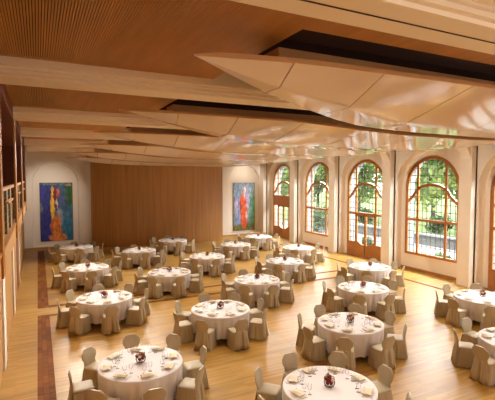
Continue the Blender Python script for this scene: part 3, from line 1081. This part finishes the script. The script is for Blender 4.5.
def make_chair():
    """faces +x (towards the table), origin on the floor under the seat centre"""
    root = empty('covered_chair')
    # seat cushion top under the cover
    def rr(hx, hy, cx, z, n=6, rad=0.06, wav=0.0, k=0):
        pts = []
        for (sx, sy, a0) in ((1, 1, 0), (-1, 1, PI / 2), (-1, -1, PI), (1, -1, 1.5 * PI)):
            for i in range(n + 1):
                a = a0 + PI / 2 * i / n
                pts.append((cx + sx * (hx - rad) + rad * math.cos(a), sy * (hy - rad) + rad * math.sin(a), z))
        return pts
    s = MB()
    rows = [rr(0.205, 0.215, 0.0, 0.455, rad=0.06), rr(0.212, 0.222, 0.0, 0.470, rad=0.06), rr(0.205, 0.215, 0.0, 0.492, rad=0.06), rr(0.165, 0.175, 0.0, 0.506, rad=0.05), rr(0.09, 0.10, 0.0, 0.512, rad=0.04)]
    s.grid(rows, True, True, True)
    s.build('seat', M['cover'], root, smooth=True)
    # skirt with pleats, flaring to the floor
    k = MB()
    rows = []
    N_ = 72
    for z, g, am in ((0.462, 0.0, 0.0), (0.44, 0.004, 0.1), (0.36, 0.010, 0.4), (0.24, 0.020, 0.7), (0.12, 0.032, 0.95), (0.012, 0.045, 1.1)):
        ring = []
        for j in range(N_):
            a = 2 * PI * j / N_
            c, s_ = math.cos(a), math.sin(a)
            # rounded-square footprint
            q = (abs(c) ** 5 + abs(s_) ** 5) ** (-1 / 5)
            hx, hy = 0.208 + g, 0.218 + g
            if c < 0:
                hx += g * 0.9                      # the rear spreads wider
            x, y = hx * q * c, hy * q * s_
            pl = am * (0.012 * math.sin(11 * a + 0.6) + 0.008 * math.sin(19 * a))
            # deep centre pleat at the back, split corners at the front
            da = min(abs(a - PI), 2 * PI - abs(a - PI))
            pl -= am * 0.045 * math.exp(-(da / 0.13) ** 2)
            for ca in (PI / 4, 2 * PI - PI / 4, 3 * PI / 4, 5 * PI / 4):
                pl += am * 0.012 * math.exp(-((a - ca) / 0.12) ** 2)
            ring.append((x + pl * c, y + pl * s_, z))
        rows.append(ring)
    k.grid(rows, True, False, False)
    k.build('skirt', M['cover'], root, smooth=True)
    # backrest: eight-sided shield with a narrow waist, leaning back
    prof = [(0.44, 0.200), (0.50, 0.176), (0.545, 0.162), (0.585, 0.168), (0.625, 0.196), (0.67, 0.214), (0.74, 0.214), (0.765, 0.207), (0.81, 0.168), (0.850, 0.126), (0.860, 0.116)]
    b = MB()
    rows = []
    for z, hw in prof:
        t = (z - 0.44) / 0.45
        xc = -0.205 - 0.075 * t ** 1.2
        th = 0.030 - 0.012 * t
        bow = 0.018
        ring = []
        for i in range(9):
            y = -hw + 2 * hw * i / 8
            ring.append((xc + th * (1 if 0 < i < 8 else 0.3) + bow * (y / 0.21) ** 2, y, z))
        for i in range(8, -1, -1):
            y = -hw + 2 * hw * i / 8
            ring.append((xc - th * (1 if 0 < i < 8 else 0.3) + bow * (y / 0.21) ** 2, y, z))
        rows.append(ring)
    b.grid(rows, True, True, True)
    b.build('backrest', M['cover'], root, smooth=True, autosmooth=50)
    # tail of the cover falling from the waist at the back
    d = MB()
    rows = []
    for z, hw, off in ((0.56, 0.145, 0.0), (0.50, 0.160, 0.006), (0.42, 0.180, 0.016), (0.30, 0.200, 0.030), (0.16, 0.222, 0.048), (0.015, 0.245, 0.066)):
        ring = []
        for i in range(25):
            y = -hw + 2 * hw * i / 24
            q = abs(y) / hw
            pleat = 0.055 * math.exp(-(y / (0.018 + 0.045 * (0.56 - z))) ** 2) * min(1, (0.56 - z) / 0.2)
            x = -0.240 - off - 0.011 * math.sin(y * 62) * min(1, (0.56 - z) / 0.3) + pleat + 0.03 * q ** 4
            ring.append((x, y, z))
        rows.append(ring)
    d.grid(rows)
    o = d.build('cover_tail', M['cover'], root, smooth=True)
    md = o.modifiers.new('thickness', 'SOLIDIFY')
    md.thickness = 0.006
    return root

def make_plate():
    return MB().lathe([(0.0, 0.006), (0.085, 0.006), (0.10, 0.012), (0.135, 0.020), (0.137, 0.018), (0.10, 0.006), (0.08, 0.001), (0.0, 0.001)], 24, cap0=False, cap1=False).build('dinner_plate', M['china'], smooth=True)
def make_napkin():
    m = MB()
    # folded napkin: soft wedge with a raised fold
    rows = []
    for i in range(7):
        y = -0.13 + 0.26 * i / 6
        h = 0.022 + 0.018 * math.sin(PI * i / 6)
        rows.append([(-0.075, y, 0.0), (0.075, y, 0.0), (0.068, y, 0.012), (0.015, y * 0.96, h), (-0.040, y * 0.94, h * 0.8), (-0.070, y, 0.012)])
    m.grid(rows, True, True, True)
    return m.build('folded_napkin', M['napkin'])
def make_glass(name, prof, stem):
    root = empty(name)
    m = MB()
    m.lathe(prof, 12, cap0=False, cap1=False)
    m.build('bowl', M['crystal'], root, smooth=True)
    s = MB()
    s.lathe(stem, 10, cap0=True, cap1=False)
    s.build('stem', M['crystal'], root, smooth=True)
    return root
def make_fork():
    m = MB()
    m.box(-0.095, 0.03, -0.005, 0.005, 0.001, 0.004)
    m.box(0.03, 0.05, -0.011, 0.011, 0.001, 0.004)
    for q in range(4):
        y = -0.0095 + q * 0.0063
        m.box(0.05, 0.095, y - 0.0016, y + 0.0016, 0.001, 0.004)
    return m.build('table_fork', M['steel'])
def make_knife():
    m = MB()
    m.box(-0.11, -0.01, -0.006, 0.006, 0.001, 0.006)
    m.prism([(-0.01, -0.007), (0.09, -0.008), (0.11, 0.004), (0.10, 0.008), (-0.01, 0.007)], 'z', 0.001, 0.004)
    return m.build('table_knife', M['steel'])

def make_bouquet():
    root = empty('flower_arrangement')
    m = MB()
    m.lathe([(0.05, 0.002), (0.075, 0.02), (0.092, 0.06), (0.088, 0.10), (0.075, 0.125), (0.071, 0.123), (0.083, 0.10), (0.086, 0.06), (0.07, 0.025), (0.045, 0.008)], 20, cap0=True, cap1=True)
    m.build('glass_bowl', M['bowl'], root, smooth=True)
    r = random.Random(11)
    spots = [(0, 0, 0.15), (0.05, 0.02, 0.125), (-0.05, 0.02, 0.13), (0.01, 0.055, 0.125), (0.0, -0.055, 0.125), (0.045, -0.045, 0.11), (-0.045, -0.04, 0.115), (-0.02, 0.04, 0.07), (0.03, 0.0, 0.06), (-0.03, -0.02, 0.06)]
    for q, (x, y, z) in enumerate(spots):
        f = MB()
        for w_ in range(3):
            rad = 0.034 - 0.010 * w_
            rows = []
            for i in range(4):
                t = i / 3
                rows.append([(x + (rad * (0.5 + 0.5 * t) * (1 + 0.12 * math.sin(5 * a + w_))) * math.cos(a), y + (rad * (0.5 + 0.5 * t) * (1 + 0.12 * math.sin(5 * a + w_))) * math.sin(a), z - 0.02 + 0.045 * t - 0.004 * w_ * t) for a in [2 * PI * j / 15 for j in range(15)]])
            f.grid(rows, True, True, w_ == 2)
        o = f.build('bloom', M['pink'] if q in (1, 4, 6) else M['red'], root)
        if q in (1, 4, 6):
            o['label'] = 'cream bloom'
    lf = MB()
    for q in range(16):
        a = r.uniform(0, 2 * PI)
        el = r.uniform(0.2, 1.2)
        d = Vector((math.cos(a) * math.cos(el), math.sin(a) * math.cos(el), math.sin(el)))
        p = Vector((0, 0, 0.09)) + d * 0.03
        tip = p + d * r.uniform(0.06, 0.10)
        sd = d.cross(Vector((0, 0, 1))).normalized() * 0.018
        mid = (p + tip) / 2
        lf.quad(p, mid + sd, tip, mid - sd)
    for q in range(5):
        a = q * 1.26
        lf.tube((0.03 * math.cos(a), 0.03 * math.sin(a), 0.01), (-0.02 * math.cos(a), -0.02 * math.sin(a), 0.12), 0.004, 0.003, 5)
    lf.build('greenery', M['leaf'], root)
    return root

table0 = make_table()
chair0 = make_chair()
plate0, napkin0, fork0, knife0 = make_plate(), make_napkin(), make_fork(), make_knife()
wine0 = make_glass('wine_glass', [(0.006, 0.085), (0.030, 0.105), (0.040, 0.140), (0.036, 0.185), (0.032, 0.200)], [(0.034, 0.001), (0.030, 0.004), (0.005, 0.010), (0.004, 0.050), (0.006, 0.086)])
water0 = make_glass('water_goblet', [(0.008, 0.055), (0.036, 0.075), (0.042, 0.110), (0.038, 0.150)], [(0.035, 0.001), (0.031, 0.004), (0.007, 0.010), (0.006, 0.035), (0.009, 0.056)])
bouq0 = make_bouquet()
cloths = [cloth_mesh(s) for s in range(3)]
cloth_me = []
for p in (table0, chair0, wine0, water0, bouq0):
    KIDS[p.name] = None
USED = {}
def place(proto, key, loc, rz, label, cat, group):
    if key in USED:
        o = copy_tree(proto)
    else:
        USED[key] = True
        o = proto
    o.location = loc
    o.rotation_euler = (0, 0, rz)
    if key == 'bouquet':
        o.scale = (1.2, 1.2, 1.2)
    tag(o, label, cat, group)
    return o

rj = random.Random(21)
todo = []
for c, u in enumerate(US):
    for r, v in enumerate(ROWS[c]):
        tn = '%s table %s' % (ORD[r], ROWNAME[c])
        rot = rj.uniform(-0.05, 0.05)
        todo.append((c, r, u, v, tn, rot))
# children lists are read once per prototype: keep the prototypes' own children
PROTO_KIDS = {}
for p in (table0, chair0, wine0, water0, bouq0):
    PROTO_KIDS[p] = list(p.children)
def copy_tree(o, parent=None):
    c = o.copy()
    COL.objects.link(c)
    c.parent = parent
    for ch in PROTO_KIDS.get(o, ()):
        d = ch.copy()
        COL.objects.link(d)
        d.parent = c
    return c

for (c, r, u, v, tn, rot) in todo:
    place(table0, 'table', (u, v, 0.0), rot, 'round banquet table under white cloth, the %s' % tn, 'table', 'round banquet tables')
    if len(cloth_me) < 3:
        o = cloths[len(cloth_me)].build('tablecloth', M['cloth'], smooth=True)
        cloth_me.append(o.data)
    else:
        o = bpy.data.objects.new('tablecloth', rj.choice(cloth_me))
        COL.objects.link(o)
    o.location = (u, v, 0.0)
    o.rotation_euler = (0, 0, rj.uniform(0, 6.28))
    tag(o, 'white floor-length cloth on the %s' % tn, 'tablecloth', 'white round tablecloths')
    if in_view((u, v), 0.12, TH, TH + 0.2):
        place(bouq0, 'bouquet', (u, v, TH + 0.001), rj.uniform(0, 6.28), 'bowl of red flowers on the %s' % tn, 'flowers', 'flower bowls on the tables')
    for q in range(8):
        a = q * PI / 4 + rot + rj.uniform(-0.025, 0.025)
        ca, sa = math.cos(a), math.sin(a)
        rd = 1.185 + rj.uniform(-0.005, 0.03)
        cx, cy = u + rd * ca, v + rd * sa
        pn = POS[q]
        if in_view((cx, cy), 0.26, 0.0, 0.89, 1.0):
            place(chair0, 'chair', (cx, cy, 0.0), a + PI + rj.uniform(-0.06, 0.06),
                  'beige covered chair, %s of the %s' % (pn, tn), 'chair', 'covered chairs at the round tables')
        def at(rad, off):
            return (u + rad * ca - off * sa, v + rad * sa + off * ca, TH + 0.001)
        seat = '%s seat, %s' % (pn, tn)
        x = at(0.715, 0)
        if not in_view(x, 0.05, TH, TH + 0.05, 1.0):
            continue
        place(plate0, 'plate', x, 0, 'white dinner plate at the %s' % seat, 'plate', 'white dinner plates')
        n = at(0.715, 0)
        place(napkin0, 'napkin', (n[0], n[1], TH + 0.0225), a + rj.uniform(-0.3, 0.3), 'folded cream napkin at the %s' % seat, 'napkin', 'folded cream napkins')
        place(fork0, 'fork', at(0.715, -0.175), a + PI, 'steel fork at the %s' % seat, 'fork', 'steel forks')
        place(knife0, 'knife', at(0.715, 0.175), a + PI, 'steel knife at the %s' % seat, 'knife', 'steel knives')
        place(wine0, 'wine', at(0.51, 0.10), 0, 'clear wine glass at the %s' % seat, 'glass', 'wine glasses')
        place(water0, 'water', at(0.55, -0.03), 0, 'clear water goblet at the %s' % seat, 'glass', 'water goblets')
